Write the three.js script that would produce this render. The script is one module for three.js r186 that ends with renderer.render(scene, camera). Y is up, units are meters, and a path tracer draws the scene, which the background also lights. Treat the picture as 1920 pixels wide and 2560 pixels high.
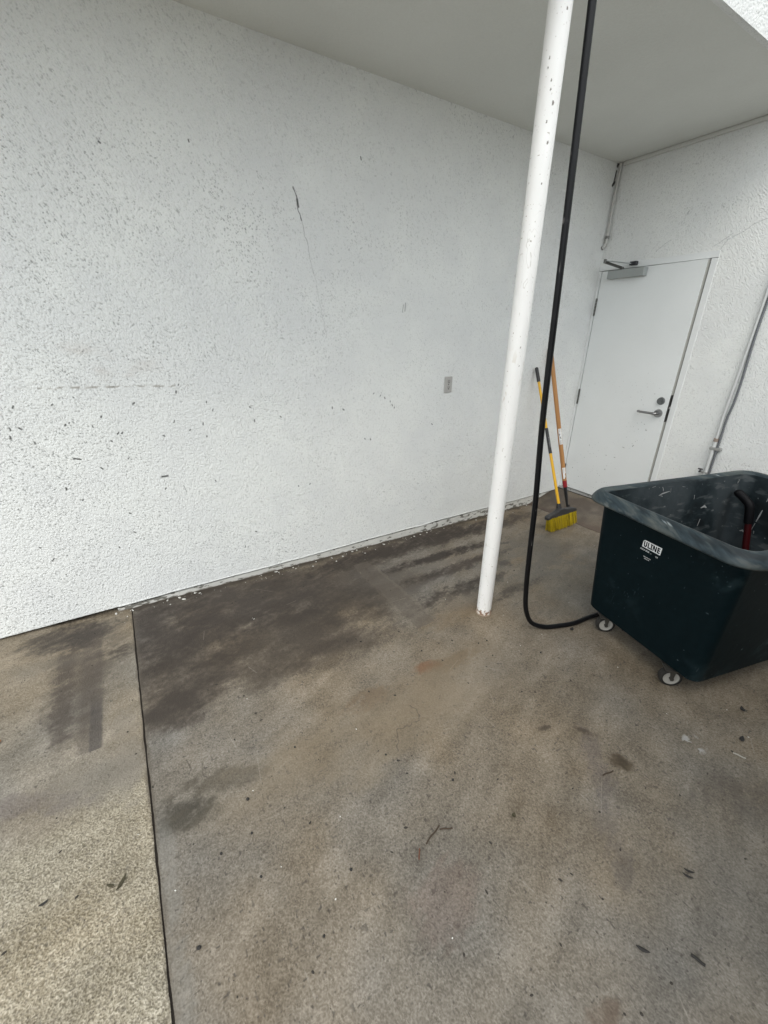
import * as THREE from 'three';
import { mergeGeometries as mergeRaw } from 'three/addons/utils/BufferGeometryUtils.js';
import { RoundedBoxGeometry } from 'three/addons/geometries/RoundedBoxGeometry.js';

// ---------------------------------------------------------------- camera, sky, sun, exposure
const scene = new THREE.Scene();
const camera = new THREE.PerspectiveCamera(102.2, 768 / 1024, 0.05, 300);
camera.position.set(-4.179, 1.627, 2.8);
camera.rotation.set(-0.4069, -0.5591, 0.0098, 'YXZ');
const renderer = new THREE.WebGLRenderer({ antialias: true });
renderer.toneMapping = THREE.LinearToneMapping;
renderer.toneMappingExposure = 2.1;
renderer.shadowMap.enabled = true;
{ // even overcast sky
  const w = 128, h = 64, d = new Float32Array(w * h * 4);
  for (let j = 0; j < h; j++) {
    const s = Math.sin((j + 0.5) / h * Math.PI - Math.PI / 2);
    const l = s > 0 ? 1.0 : 0.25;
    for (let i = 0; i < w; i++) d.set([l * 0.95, l * 1.0, l * 1.04, 1], (j * w + i) * 4);
  }
  const t = new THREE.DataTexture(d, w, h, THREE.RGBAFormat, THREE.FloatType);
  t.mapping = THREE.EquirectangularReflectionMapping; t.magFilter = THREE.LinearFilter; t.needsUpdate = true;
  scene.background = t; scene.environment = t;
}
const sun = new THREE.DirectionalLight(0xfff4e6, 0.5);
sun.position.set(-2.5 - 5, 12, 1 + 7); sun.target.position.set(-2.5, 0, 1); sun.castShadow = true;
sun.shadow.radius = 60; sun.shadow.mapSize.set(2048, 2048);
Object.assign(sun.shadow.camera, { left: -9, right: 9, top: 9, bottom: -9, near: 1, far: 40 });
scene.add(sun, sun.target);

// ---------------------------------------------------------------- helpers
const mergeGeometries = (l) => mergeRaw(l.map((g) => g.index ? g.toNonIndexed() : g));
let seed = 12345;
const rnd = () => { seed = (seed + 0x6d2b79f5) | 0; let t = Math.imul(seed ^ (seed >>> 15), 1 | seed); t = (t + Math.imul(t ^ (t >>> 7), 61 | t)) ^ t; return ((t ^ (t >>> 14)) >>> 0) / 4294967296; };
const LAT = new Float32Array(65536); for (let i = 0; i < 65536; i++) LAT[i] = rnd();
function vn(x, y) { // value noise 0..1
  const xi = Math.floor(x), yi = Math.floor(y); let fx = x - xi, fy = y - yi;
  fx = fx * fx * (3 - 2 * fx); fy = fy * fy * (3 - 2 * fy);
  const a = xi & 255, b = (xi + 1) & 255, c = (yi & 255) << 8, d = ((yi + 1) & 255) << 8;
  const p = LAT[c + a], q = LAT[c + b], r = LAT[d + a], s = LAT[d + b];
  return p + (q - p) * fx + (r - p) * fy + (p - q - r + s) * fx * fy;
}
function fbm(x, y, n) { let s = 0, a = 0.5, t = 0; for (let i = 0; i < n; i++) { s += a * vn(x, y); t += a; a *= 0.55; const u = x * 1.93 + y * 0.52 + 17.3; y = y * 1.93 - x * 0.52 + 5.1; x = u; } return s / t; }
const sm = (a, b, x) => { x = (x - a) / (b - a); x = x < 0 ? 0 : x > 1 ? 1 : x; return x * x * (3 - 2 * x); };
const clamp = (x, a = 0, b = 1) => x < a ? a : x > b ? b : x;
const mixc = (c, d, t) => { c[0] += (d[0] - c[0]) * t; c[1] += (d[1] - c[1]) * t; c[2] += (d[2] - c[2]) * t; };
// colour + height textures over a rectangle of a surface; fn(a, b, c) sets c[0..2] (sRGB 0..1) and c[3] (height 0..1)
function surfTex(w, h, a0, a1, b0, b1, fn) {
  const col = new Uint8Array(w * h * 4), hgt = new Uint8Array(w * h * 4), c = [0, 0, 0, 0];
  for (let j = 0; j < h; j++) for (let i = 0; i < w; i++) {
    fn(a0 + (i + 0.5) / w * (a1 - a0), b0 + (j + 0.5) / h * (b1 - b0), c);
    const o = (j * w + i) * 4;
    for (let k = 0; k < 3; k++) col[o + k] = clamp(c[k]) * 255;
    hgt[o] = hgt[o + 1] = hgt[o + 2] = clamp(c[3]) * 255; col[o + 3] = hgt[o + 3] = 255;
  }
  return [col, hgt].map((d, k) => {
    const t = new THREE.DataTexture(d, w, h, THREE.RGBAFormat); t.magFilter = t.minFilter = THREE.LinearFilter;
    t.wrapS = t.wrapT = THREE.MirroredRepeatWrapping; if (!k) t.colorSpace = THREE.SRGBColorSpace; t.needsUpdate = true; return t;
  });
}
function planarUV(g, fa, fb) { // uv from position
  const p = g.attributes.position, uv = new Float32Array(p.count * 2);
  for (let i = 0; i < p.count; i++) { const x = p.getX(i), y = p.getY(i), z = p.getZ(i); uv[2 * i] = fa(x, y, z); uv[2 * i + 1] = fb(x, y, z); }
  g.setAttribute('uv', new THREE.BufferAttribute(uv, 2)); return g;
}
const lin = (r, g, b) => new THREE.Color().setRGB(r, g, b);
const phys = (o) => new THREE.MeshPhysicalMaterial({ roughness: 0.6, ...o });
const mat = (o) => new THREE.MeshStandardMaterial({ roughness: 0.8, ...o });
const used = {};
const numbered = (n) => { const k = used[n] = (used[n] ?? -1) + 1; return k ? `${n}_${String(k).padStart(3, '0')}` : n; };
function mesh(name, g, m, parent) { const o = new THREE.Mesh(g, m); o.castShadow = o.receiveShadow = true; o.name = parent ? name : numbered(name); (parent ?? scene).add(o); return o; }
function part(name, parent, x = 0, y = 0, z = 0) { const o = new THREE.Group(); o.name = name; o.position.set(x, y, z); parent.add(o); return o; }
function thing(name, label, category, pos = [0, 0, 0], turn = 0, group) {
  const o = new THREE.Group(); o.name = numbered(name); o.position.set(...pos); o.rotation.y = turn;
  o.userData = { label, category }; if (group) o.userData.group = group; scene.add(o); return o;
}
function tag(o, label, category, group) { o.userData = { label, category }; if (group) o.userData.group = group; return o; }
const box = (x0, x1, y0, y1, z0, z1) => new THREE.BoxGeometry(x1 - x0, y1 - y0, z1 - z0).translate((x0 + x1) / 2, (y0 + y1) / 2, (z0 + z1) / 2);
const rbox = (x0, x1, y0, y1, z0, z1, r = 0.004) => new RoundedBoxGeometry(x1 - x0, y1 - y0, z1 - z0, 2, r).translate((x0 + x1) / 2, (y0 + y1) / 2, (z0 + z1) / 2);
const V = (x, y, z) => new THREE.Vector3(x, y, z);
const tube = (pts, r, seg = 64, rad = 12) => new THREE.TubeGeometry(new THREE.CatmullRomCurve3(pts.map((p) => V(...p)), false, 'centripetal'), seg, r, rad, false);
function rod(a, b, ra, rb = ra, seg = 20, open = false) { // tapered rod from a to b, v along it
  const A = V(...a), B = V(...b), d = B.clone().sub(A), L = d.length();
  const g = new THREE.CylinderGeometry(rb, ra, L, seg, 1, open).translate(0, L / 2, 0);
  g.applyQuaternion(new THREE.Quaternion().setFromUnitVectors(V(0, 1, 0), d.normalize())); return g.translate(...a);
}
const lerp3 = (a, b, t) => a.map((v, i) => v + (b[i] - v) * t);

// ---------------------------------------------------------------- heights of the paving
const CEIL = 3.03, EDGE = 1.365, JX = -4.395, RX = -0.5;
const mainY = (x) => -0.1331 - 0.0154 * x;
const floorY = (x) => x < JX ? mainY(JX) - 0.045 * (x - JX) : x < RX ? mainY(x) : mainY(RX) * (x / RX) + 0.0;

// ---------------------------------------------------------------- stucco
const WALLC = [0.895, 0.9, 0.89];
function stucco(a, b, c, dirt, soft = 1) { // worm-like trowel texture with dirt held in the pits
  const wx = vn(a * 38, b * 38) * 1.8, wy = vn(a * 38 + 50, b * 38 + 9) * 1.8, p = a * 0.83 + b * 0.56, q = b * 0.83 - a * 0.56; // grain runs aslant
  const n1 = vn(p * 215 + wx, q * 128 + wy), n2 = vn(p * 340 + 7 + wy, q * 230 + wx), n3 = vn(a * 420, b * 420);
  const big = fbm(a * 1.3 + 3, b * 1.3 + 8, 3), mid = fbm(a * 6 + 31, b * 6 + 2, 2);
  const h = 0.5 + (n1 - 0.5) * 0.7 + (n2 - 0.5) * 0.45 + (n3 - 0.5) * 0.15;
  const pit = sm(0.36, 0.17, n1 * 0.6 + n2 * 0.4) * sm(0.15, 0.6, vn(a * 47 + 3, b * 47 + 77) * 0.5 + mid * 0.5);
  const t = (big - 0.5) * 0.05 + (mid - 0.5) * 0.035 + (n3 - 0.5) * 0.03;
  c[0] = WALLC[0] + t; c[1] = WALLC[1] + t; c[2] = WALLC[2] + t * 0.8;
  mixc(c, [0.55, 0.555, 0.545], clamp(pit * (0.18 + 0.62 * clamp(dirt))));
  c[3] = clamp(h * soft + 0.5 * (1 - soft) - pit * 0.2);
}
// dirt marks, scuffs and cracks on the long wall: x, y, length, angle, width, strength
const MARKS = [];
for (const [x, y] of [[-4.65, 1.27], [-4.49, 1.27], [-4.39, 1.3], [-4.12, 1.25], [-3.89, 1.3], [-3.87, 1.34], [-3.73, 1.23], [-3.7, 1.18], [-3.47, 1.18], [-3.45, 1.09], [-3.27, 1.1], [-4.46, 1.16], [-4.44, 1.17], [-4.34, 1.14], [-4.29, 1.19], [-4.69, 1.16], [-4.65, 1.16], [-4.7, 1.12], [-4.61, 1.08], [-4.23, 1.09], [-4.21, 1.09], [-4, 1.05], [-3.93, 1.13], [-3.85, 1.07], [-3.77, 1.1], [-3.76, 1.02], [-4.27, 1.05], [-4.35, 0.9], [-4.21, 0.94], [-4.05, 0.72], [-4.48, 0.73], [-4.54, 0.81], [-3.75, 0.72], [-3.18, 0.58], [-3.09, 0.58], [-4.27, 0.6], [-4.27, 0.47], [-4.37, 0.39], [-4.74, 0.49], [-4.7, 0.4], [-3.53, 0.29], [-3.62, 0.19], [-5.8, 0.28], [-2.53, 1.21], [-2.47, 1.19], [-2.43, 1.17], [-2.38, 1.14], [-2.36, 1.11], [-2.34, 1.09], [-2.88, 1.13], [-2.79, 1.11], [-2.61, 0.87], [-2.56, 0.86], [-1.95, 0.92], [-4.02, 2.44], [-2.62, 2.62], [-3.62, 2.52]])
  MARKS.push([x, y, 0.006 + rnd() * 0.009, 0.6 + rnd() * 2, 0.0026 + rnd() * 0.0016, 0.7]);
MARKS.push([-4.45, 0.97, 0.03, -0.3, 0.004, 0.8], [-4.04, 0.8, 0.032, 0, 0.006, 0.7], [-3.94, 0.7, 0.05, 1.8, 0.002, 0.4], [-2.26, 1.81, 0.05, 1.5, 0.006, 0.25], [-2.28, 1.8, 0.05, 1.4, 0.004, 0.25], [-3.052, 2.335, 0.035, 1.75, 0.006, 0.65], [-0.03, 2.93, 0.09, 1.45, 0.008, 0.95], [-0.035, 2.88, 0.03, 0.9, 0.012, 0.95], [-0.02, 3.02, 0.02, 1.2, 0.012, 0.9]);
const POLY = [[[-3.075, 2.41], [-3.06, 2.37], [-3.05, 2.31], [-3.035, 2.25], [-3.01, 2.15], [-2.985, 2.04], [-2.96, 1.94], [-2.94, 1.8], [-2.9, 1.6]]];
const segD = (px, py, ax, ay, bx, by) => { const dx = bx - ax, dy = by - ay, t = clamp(((px - ax) * dx + (py - ay) * dy) / (dx * dx + dy * dy + 1e-9)); return Math.hypot(px - ax - dx * t, py - ay - dy * t); };
const markGrid = new Map(), MG = 0.25;
MARKS.forEach((m) => { for (let i = -1; i <= 1; i++) for (let j = -1; j <= 1; j++) { const k = (Math.floor(m[0] / MG) + i) + ',' + (Math.floor(m[1] / MG) + j); if (!markGrid.has(k)) markGrid.set(k, []); markGrid.get(k).push(m); } });
let gk = null, gi = 1e9, gj = 1e9; const gridAt = (x, y) => { const i = Math.floor(x / MG), j = Math.floor(y / MG); if (i !== gi || j !== gj) { gi = i; gj = j; gk = markGrid.get(i + ',' + j); } return gk; };
const PATCH = [[-4.68, 0.98, 0.5, 0.35, 1], [-4.9, 0.2, 0.45, 0.25, 1], [-4.07, 1.5, 0.55, 0.3, 0.45], [-3.93, 2.23, 0.8, 0.35, 0.55], [-4.41, 1.7, 0.5, 0.4, 0.6], [-3.5, 0.12, 0.3, 0.15, 0.7], [-3.17, 0.16, 0.25, 0.14, 0.7], [-3.0, 2.0, 0.6, 0.5, 0.25], [-4.3, 0.55, 0.4, 0.3, 0.55], [-3.8, 0.2, 0.3, 0.2, 0.5], [-4.6, 2.4, 0.5, 0.5, 0.6], [-2.2, 0.3, 0.5, 0.2, 0.3], [-3.3, 1.4, 0.5, 0.3, 0.25]];
const [wallMap, wallBump] = surfTex(2048, 1088, -5.4, 0.05, -0.06, 3.05, (x, y, c) => {
  let d = 0.1 + 0.25 * sm(0.5, 0.75, fbm(x * 1.6 + 4, y * 2.2, 3)); const pn = (fbm(x * 7, y * 7, 2) - 0.5) * 1.2;
  for (const [px, py, rx, ry, s] of PATCH) { const q = ((x - px) / rx) ** 2 + ((y - py) / ry) ** 2; if (q < 1.6) d += s * sm(1.5, 0.1, q + pn); }
  stucco(x, y, c, d);
  // horizontal rubbed line and pinkish scuffs
  const hl = Math.abs(y - (1.345 - 0.03 * (x + 4.2))); if (hl < 0.02 && x > -4.7 && x < -3.7) mixc(c, [0.5, 0.47, 0.43], sm(0.01, 0, hl) * sm(0.35, 0.75, vn(x * 50, y * 190)) * 0.55 * sm(-3.75, -4, x) * sm(-4.7, -4.4, x));
  if (x < -3.9 && y > 1.3 && y < 1.6) mixc(c, [0.72, 0.68, 0.65], 0.4 * sm(0.55, 0.75, fbm(x * 4 + 60, y * 9, 3)) * sm(-3.9, -4.1, x) * sm(0.16, 0.02, Math.abs(y - 1.45)));
  const l = gridAt(x, y);
  if (l) for (const [mx, my, len, an, w, s] of l) { const ca = Math.cos(an) * len / 2, sa = Math.sin(an) * len / 2, q = segD(x, y, mx - ca, my - sa, mx + ca, my + sa); if (q < w * 1.5) { mixc(c, [0.16, 0.16, 0.15], s * sm(w * 1.4, w * 0.4, q)); } }
  for (const p of POLY) if (x > -3.2 && x < -2.8) for (let i = 0; i + 1 < p.length; i++) { if (y > p[i][1] + 0.02 || y < p[i + 1][1] - 0.02) continue; const wob = (vn(x * 60, y * 40) - 0.5) * 0.012, q = segD(x + wob, y, ...p[i], ...p[i + 1]), w = i < 3 ? 0.0028 : 0.0013; if (q < w * 2) { const k = sm(w * 1.6, w * 0.4, q); mixc(c, [0.3, 0.3, 0.29], k * (i < 3 ? 0.7 : i < 5 ? 0.4 : 0.22)); c[3] -= k * 0.3; } }
});
const wallMat = mat({ map: wallMap, bumpMap: wallBump, bumpScale: 0.005, roughness: 0.75 });
const CRK = [[[0.99, 2.25], [1.0, 2.27], [1.02, 2.31], [1.11, 2.35], [1.17, 2.39], [1.24, 2.41], [1.4, 2.46]], [[0.94, 2.28], [1.02, 2.33], [1.05, 2.35]], [[0.5, 2.3], [0.56, 2.35], [0.6, 2.37]]];
const [endMap, endBump] = surfTex(960, 1300, -0.02, 2.28, -0.06, 3.06, (z, y, c) => {
  let d = 0.1 + 0.2 * sm(0.5, 0.75, fbm(z * 1.8 + 24, y * 2.2 + 9, 3)) + 0.5 * sm(0.6, 0.2, Math.hypot((z - 0.85) / 0.5, (y - 2.5) / 0.25));
  stucco(z + 20, y, c, d);
  for (const p of CRK) if (y > 2.2 && y < 2.5) for (let i = 0; i + 1 < p.length; i++) { const q = segD(z + (vn(z * 90, y * 90) - 0.5) * 0.01, y, ...p[i], ...p[i + 1]); if (q < 0.005) { const k = sm(0.0035, 0.0008, q); mixc(c, [0.5, 0.51, 0.51], k * 0.35); } }
});
const endMat = mat({ map: endMap, bumpMap: endBump, bumpScale: 0.0035, roughness: 0.7 });
const [ceilMap, ceilBump] = surfTex(1024, 512, 0, 4, 0, 2, (x, z, c) => {
  const t = (fbm(x * 2, z * 2, 4) - 0.5) * 0.05 + (vn(x * 260, z * 260) - 0.5) * 0.02;
  c[0] = 0.86 + t; c[1] = 0.865 + t; c[2] = 0.845 + t; c[3] = 0.5 + (vn(x * 120, z * 120) - 0.5) * 0.5 + (vn(x * 250, z * 250) - 0.5) * 0.4;
});
const ceilMat = mat({ map: ceilMap, bumpMap: ceilBump, bumpScale: 0.0018, roughness: 0.85 });

// ---------------------------------------------------------------- the building
const bld = thing('stucco_building', 'white stucco building corner with flat ceiling overhead and a white metal door', 'building');
const wallUV = (g) => planarUV(g, (x) => (x + 5.4) / 5.45, (x, y) => (y + 0.06) / 3.11);
mesh('long_wall', wallUV(box(-7.5, 0, -0.022, CEIL, -0.2, 0)), wallMat, bld);
{ // bottom edge of the stucco: thin rounded screed, slightly proud
  const pts = []; for (let i = 0; i <= 120; i++) { const x = -4.46 + i / 120 * 4.42; pts.push([x, -0.020 + (fbm(x * 5, 3, 3) - 0.5) * 0.012, -0.003]); }
  mesh('screed_edge', wallUV(tube(pts, 0.0065, 240, 6)), wallMat, bld);
}
{ // painted concrete footing under the stucco, with chips
  const [fm, fb] = surfTex(2048, 64, -4.47, 0, -0.15, -0.03, (x, y, c) => {
    const t = (fbm(x * 20, y * 60, 3) - 0.5) * 0.08; c[0] = 0.8 + t; c[1] = 0.795 + t; c[2] = 0.77 + t; c[3] = 0.6;
    const chip = sm(0.6, 0.66, fbm(x * 22, y * 60 + 5, 4) + (x > -2.3 && x < -0.6 ? 0.07 * sm(-0.07, -0.09, y) : x < -4.1 ? 0.1 : -0.06)); mixc(c, [0.43, 0.42, 0.39], chip * 0.9); c[3] -= chip * 0.4;
    const low = sm(0.01, 0.0, y - floorY(x) + (fbm(x * 30, 2, 3) - 0.5) * 0.02); mixc(c, [0.3, 0.27, 0.23], low * 0.6);
  });
  const g = new THREE.BoxGeometry(4.46, 0.3, 0.1, 260, 6, 1).translate(-2.24, -0.187, -0.058), p = g.attributes.position;
  for (let i = 0; i < p.count; i++) { const x = p.getX(i), y = p.getY(i), z = p.getZ(i); if (z > -0.05) p.setZ(i, z + (fbm(x * 14, y * 30, 3) - 0.5) * 0.005); if (y > -0.05) p.setY(i, y + (fbm(x * 9, 7, 3) - 0.5) * 0.006); }
  g.computeVertexNormals();
  mesh('footing', planarUV(g, (x) => (x + 4.47) / 4.47, (x, y) => (y + 0.15) / 0.12), mat({ map: fm, bumpMap: fb, bumpScale: 0.004 }), bld);
  mesh('wall_base', box(-7.5, 0, -0.4, -0.02, -0.2, -0.085), mat({ color: lin(0.05, 0.045, 0.04), roughness: 1 }), bld);
}
const DZ0 = 0.032, DZ1 = 0.948, DY0 = 0.025, DY1 = 2.196, FZ1 = 0.996, FY1 = 2.246;
{ // wall with the doorway
  const s = new THREE.Shape(); s.moveTo(-0.2, -0.4); s.lineTo(7, -0.4); s.lineTo(7, CEIL); s.lineTo(-0.2, CEIL); s.closePath();
  const h = new THREE.Path(); h.moveTo(0.002, -0.02); h.lineTo(0.002, FY1 - 0.002); h.lineTo(FZ1 - 0.002, FY1 - 0.002); h.lineTo(FZ1 - 0.002, -0.02); h.closePath(); s.holes.push(h);
  const g = new THREE.ExtrudeGeometry(s, { depth: 0.2, bevelEnabled: false });
  g.applyMatrix4(new THREE.Matrix4().set(0, 0, 1, 0, 0, 1, 0, 0, 1, 0, 0, 0, 0, 0, 0, 1)); // shape x -> z, extrude -> +x
  const idx = g.index; if (idx) { for (let i = 0; i < idx.count; i += 3) { const a = idx.getX(i); idx.setX(i, idx.getX(i + 1)); idx.setX(i + 1, a); } } else { const p = g.attributes.position; for (let i = 0; i < p.count; i += 3) for (let k = 0; k < 3; k++) { const a = p.getComponent(i, k); p.setComponent(i, k, p.getComponent(i + 1, k)); p.setComponent(i + 1, k, a); } }
  g.computeVertexNormals();
  mesh('door_wall', planarUV(g, (x, y, z) => (z + 0.02) / 2.3, (x, y) => (y + 0.06) / 3.12), endMat, bld);
}
mesh('ceiling', planarUV(box(-5.8, 0.2, CEIL, CEIL + 0.2, -0.2, EDGE - 0.032), (x) => x / 4, (x, y, z) => z / 2), ceilMat, bld);
mesh('upper_wall', planarUV(box(-5.8, 0.2, CEIL - 0.004, 6.3, EDGE - 0.03, EDGE), (x, y, z) => (x + 5.4) / 5.45, (x, y, z) => (y + z) / 3.11), wallMat, bld);
mesh('upper_wall', planarUV(box(0.0, 0.2, CEIL + 0.002, 6.3, EDGE + 0.002, 7), (x, y, z) => z / 2.3, (x, y) => y / 3.12), endMat, bld);
mesh('upper_wall', planarUV(box(-7.5, -5.802, CEIL + 0.001, 6.3, -0.2, 0), (x) => (x + 5.4) / 5.45, (x, y) => y / 3.11), wallMat, bld); mesh('upper_wall', planarUV(box(-5.8, -5.65, CEIL + 0.202, 6.3, 0.002, EDGE - 0.032), (x, y, z) => z / 5.45, (x, y) => y / 3.11), wallMat, bld);
mesh('roof', box(-7.5, 0.2, 6.302, 6.5, -0.2, EDGE + 0.05), mat({ color: lin(0.5, 0.5, 0.49) }), bld);
{ // cove strip along the top of the door wall
  mesh('ceiling_trim', rbox(-0.024, 0.004, CEIL - 0.028, CEIL - 0.001, 0.05, EDGE - 0.035, 0.006), mat({ color: lin(0.6, 0.6, 0.57) }), bld);
}
// door frame, threshold
const paint = mat({ color: lin(0.77, 0.785, 0.775), roughness: 0.45 });
mesh('door_frame', mergeGeometries([box(-0.006, 0.1, 0.0, DY1, 0.002, DZ0 - 0.004), box(-0.006, 0.1, 0.0, DY1, DZ1 + 0.004, FZ1), box(-0.006, 0.1, DY1 + 0.004, FY1, 0.002, FZ1), box(0.055, 0.1, DY0, DY1, DZ0 - 0.004, DZ0 + 0.012), box(0.055, 0.1, DY0, DY1, DZ1 - 0.012, DZ1 + 0.004), box(0.055, 0.1, DY1 - 0.012, DY1 + 0.004, DZ0, DZ1)]), paint, bld);
const alu = mat({ color: lin(0.42, 0.42, 0.41), roughness: 0.4, metalness: 0.75 });
const darkSteel = mat({ color: lin(0.12, 0.12, 0.11), roughness: 0.45, metalness: 0.8 });
const th = mesh('threshold', new THREE.ExtrudeGeometry(new THREE.Shape([[0.1, 0.0], [-0.03, 0.0], [-0.03, 0.006], [0.0, 0.022], [0.1, 0.022]].map((p) => new THREE.Vector2(...p))), { depth: FZ1 - 0.004, bevelEnabled: false }).translate(0, 0.0, 0.003), alu, bld);
for (let i = 0; i < 4; i++) mesh('screw', new THREE.CylinderGeometry(0.006, 0.006, 0.003, 10).rotateZ(0.49).translate(-0.014, 0.0155, 0.16 + i * 0.22), darkSteel, th);
mesh('sill', box(-0.026, 0.1, -0.35, -0.001, 0.0, 1.1), mat({ color: lin(0.02, 0.02, 0.02) }), bld);
mesh('room_wall', box(0.6, 0.62, -0.2, 2.6, -0.2, 1.4), mat({ color: lin(0.03, 0.03, 0.03) }), bld);
// door leaf, hinged at the left, standing slightly ajar
const door = part('door', bld, 0.0, 0, DZ0); door.rotation.y = -0.036;
{
  const DW = DZ1 - DZ0 - 0.006;
  const [dm, db] = surfTex(512, 1024, 0, DW, DY0, DY1, (z, y, c) => {
    const t = (fbm(z * 3, y * 3, 4) - 0.5) * 0.03 + (vn(z * 300, y * 300) - 0.5) * 0.012; c[0] = 0.9 + t; c[1] = 0.91 + t; c[2] = 0.905 + t; c[3] = 0.5 + (vn(z * 130, y * 130) - 0.5) * 0.4;
    const sp = vn(z * 75 + 3, y * 75), reg = sm(0.45, 0.6, fbm(z * 2.5 + 8, y * 2.5, 2)) * sm(1.5, 0.9, y); mixc(c, [0.45, 0.45, 0.43], sm(0.93, 0.985, sp) * reg * 0.8);
    
  });
  const doorMat = mat({ map: dm, bumpMap: db, bumpScale: 0.0006, roughness: 0.42 });
  mesh('door_leaf', planarUV(box(-0.002, 0.043, DY0 + 0.006, DY1 - 0.003, 0.003, DW), (x, y, z) => z / DW, (x, y) => (y - DY0) / (DY1 - DY0)), doorMat, door);
  const steel = mat({ color: lin(0.33, 0.33, 0.33), roughness: 0.28, metalness: 1 });
  const lz = 0.845, ly = 0.984;
  mesh('lever_handle', mergeGeometries([new THREE.CylinderGeometry(0.035, 0.037, 0.012, 32).rotateZ(Math.PI / 2).translate(-0.008, ly, lz), rod([-0.01, ly, lz], [-0.055, ly, lz], 0.012), tube([[-0.05, ly, lz + 0.004], [-0.06, ly, lz - 0.01], [-0.061, ly, lz - 0.08], [-0.06, ly, lz - 0.14], [-0.05, ly, lz - 0.16], [-0.03, ly, lz - 0.166]], 0.0105, 40, 14), new THREE.SphereGeometry(0.0105, 12, 8).translate(-0.03, ly, lz - 0.166)]), steel, door);
  mesh('deadbolt', mergeGeometries([new THREE.CylinderGeometry(0.03, 0.034, 0.014, 32).rotateZ(Math.PI / 2).translate(-0.009, 1.093, lz - 0.004), new THREE.CylinderGeometry(0.017, 0.017, 0.006, 24).rotateZ(Math.PI / 2).translate(-0.018, 1.093, lz - 0.004)]), mat({ color: lin(0.17, 0.18, 0.18), roughness: 0.4, metalness: 0.9 }), door);
  for (const y of [1.888, 1.033, 0.21]) mesh('hinge', mergeGeometries([...[0, 1, 2, 3, 4].map((k) => rod([-0.008, y - 0.072 + k * 0.029, 0.0], [-0.008, y - 0.072 + k * 0.029 + 0.0275, 0.0], 0.0085, 0.0085, 14)), rod([-0.008, y - 0.078, 0], [-0.008, y - 0.072, 0], 0.005, 0.008, 12), rod([-0.008, y + 0.0725, 0], [-0.008, y + 0.078, 0], 0.008, 0.005, 12)]), darkSteel, door);
  mesh('door_edge', box(0.0005, 0.0405, DY0 + 0.008, DY1 - 0.005, DW, DW + 0.0015), mat({ color: lin(0.36, 0.36, 0.33), roughness: 0.5 }), door);
  const lockPlate = mesh('lock_plate', box(-0.001, 0.041, 0.917, 1.152, DW + 0.001, DW + 0.0035), mat({ color: lin(0.035, 0.033, 0.03), roughness: 0.5, metalness: 0.6 }), door);
  mesh('latch_bolt', rbox(0.012, 0.03, 1.03, 1.05, DW + 0.002, DW + 0.011, 0.003), alu, lockPlate);
  const closerMat = mat({ color: lin(0.36, 0.38, 0.37), roughness: 0.5, metalness: 0.25 });
  const cl = mesh('door_closer', rbox(-0.062, -0.002, 2.118, 2.186, 0.1, 0.445, 0.006), closerMat, door);
  const P = [-0.034, 2.2, 0.22], E = [-0.235, 2.236, 0.175], S = [-0.028, 2.226, 0.3];
  const bar = (a, b, w, h) => { const d = V(b[0] - a[0], b[1] - a[1], b[2] - a[2]), L = d.length(); return new RoundedBoxGeometry(L, h, w, 2, 0.002).applyQuaternion(new THREE.Quaternion().setFromUnitVectors(V(1, 0, 0), d.normalize())).translate((a[0] + b[0]) / 2, (a[1] + b[1]) / 2, (a[2] + b[2]) / 2); };
  mesh('arm', bar(P, E, 0.022, 0.008), darkSteel, cl);
  mesh('arm', bar(lerp3(E, [E[0], E[1] + 0.012, E[2]], 1), S, 0.02, 0.008), closerMat, cl);
  mesh('pivot', rod([P[0], 2.184, P[2]], [P[0], 2.208, P[2]], 0.013), darkSteel, cl); mesh('pivot', rod([E[0], E[1] - 0.008, E[2]], [E[0], E[1] + 0.022, E[2]], 0.012), darkSteel, cl);
  mesh('arm_bracket', rbox(-0.044, -0.007, 2.212, 2.242, 0.285, 0.345, 0.003), mat({ color: lin(0.02, 0.02, 0.025), roughness: 0.5 }), cl);
}

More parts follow.
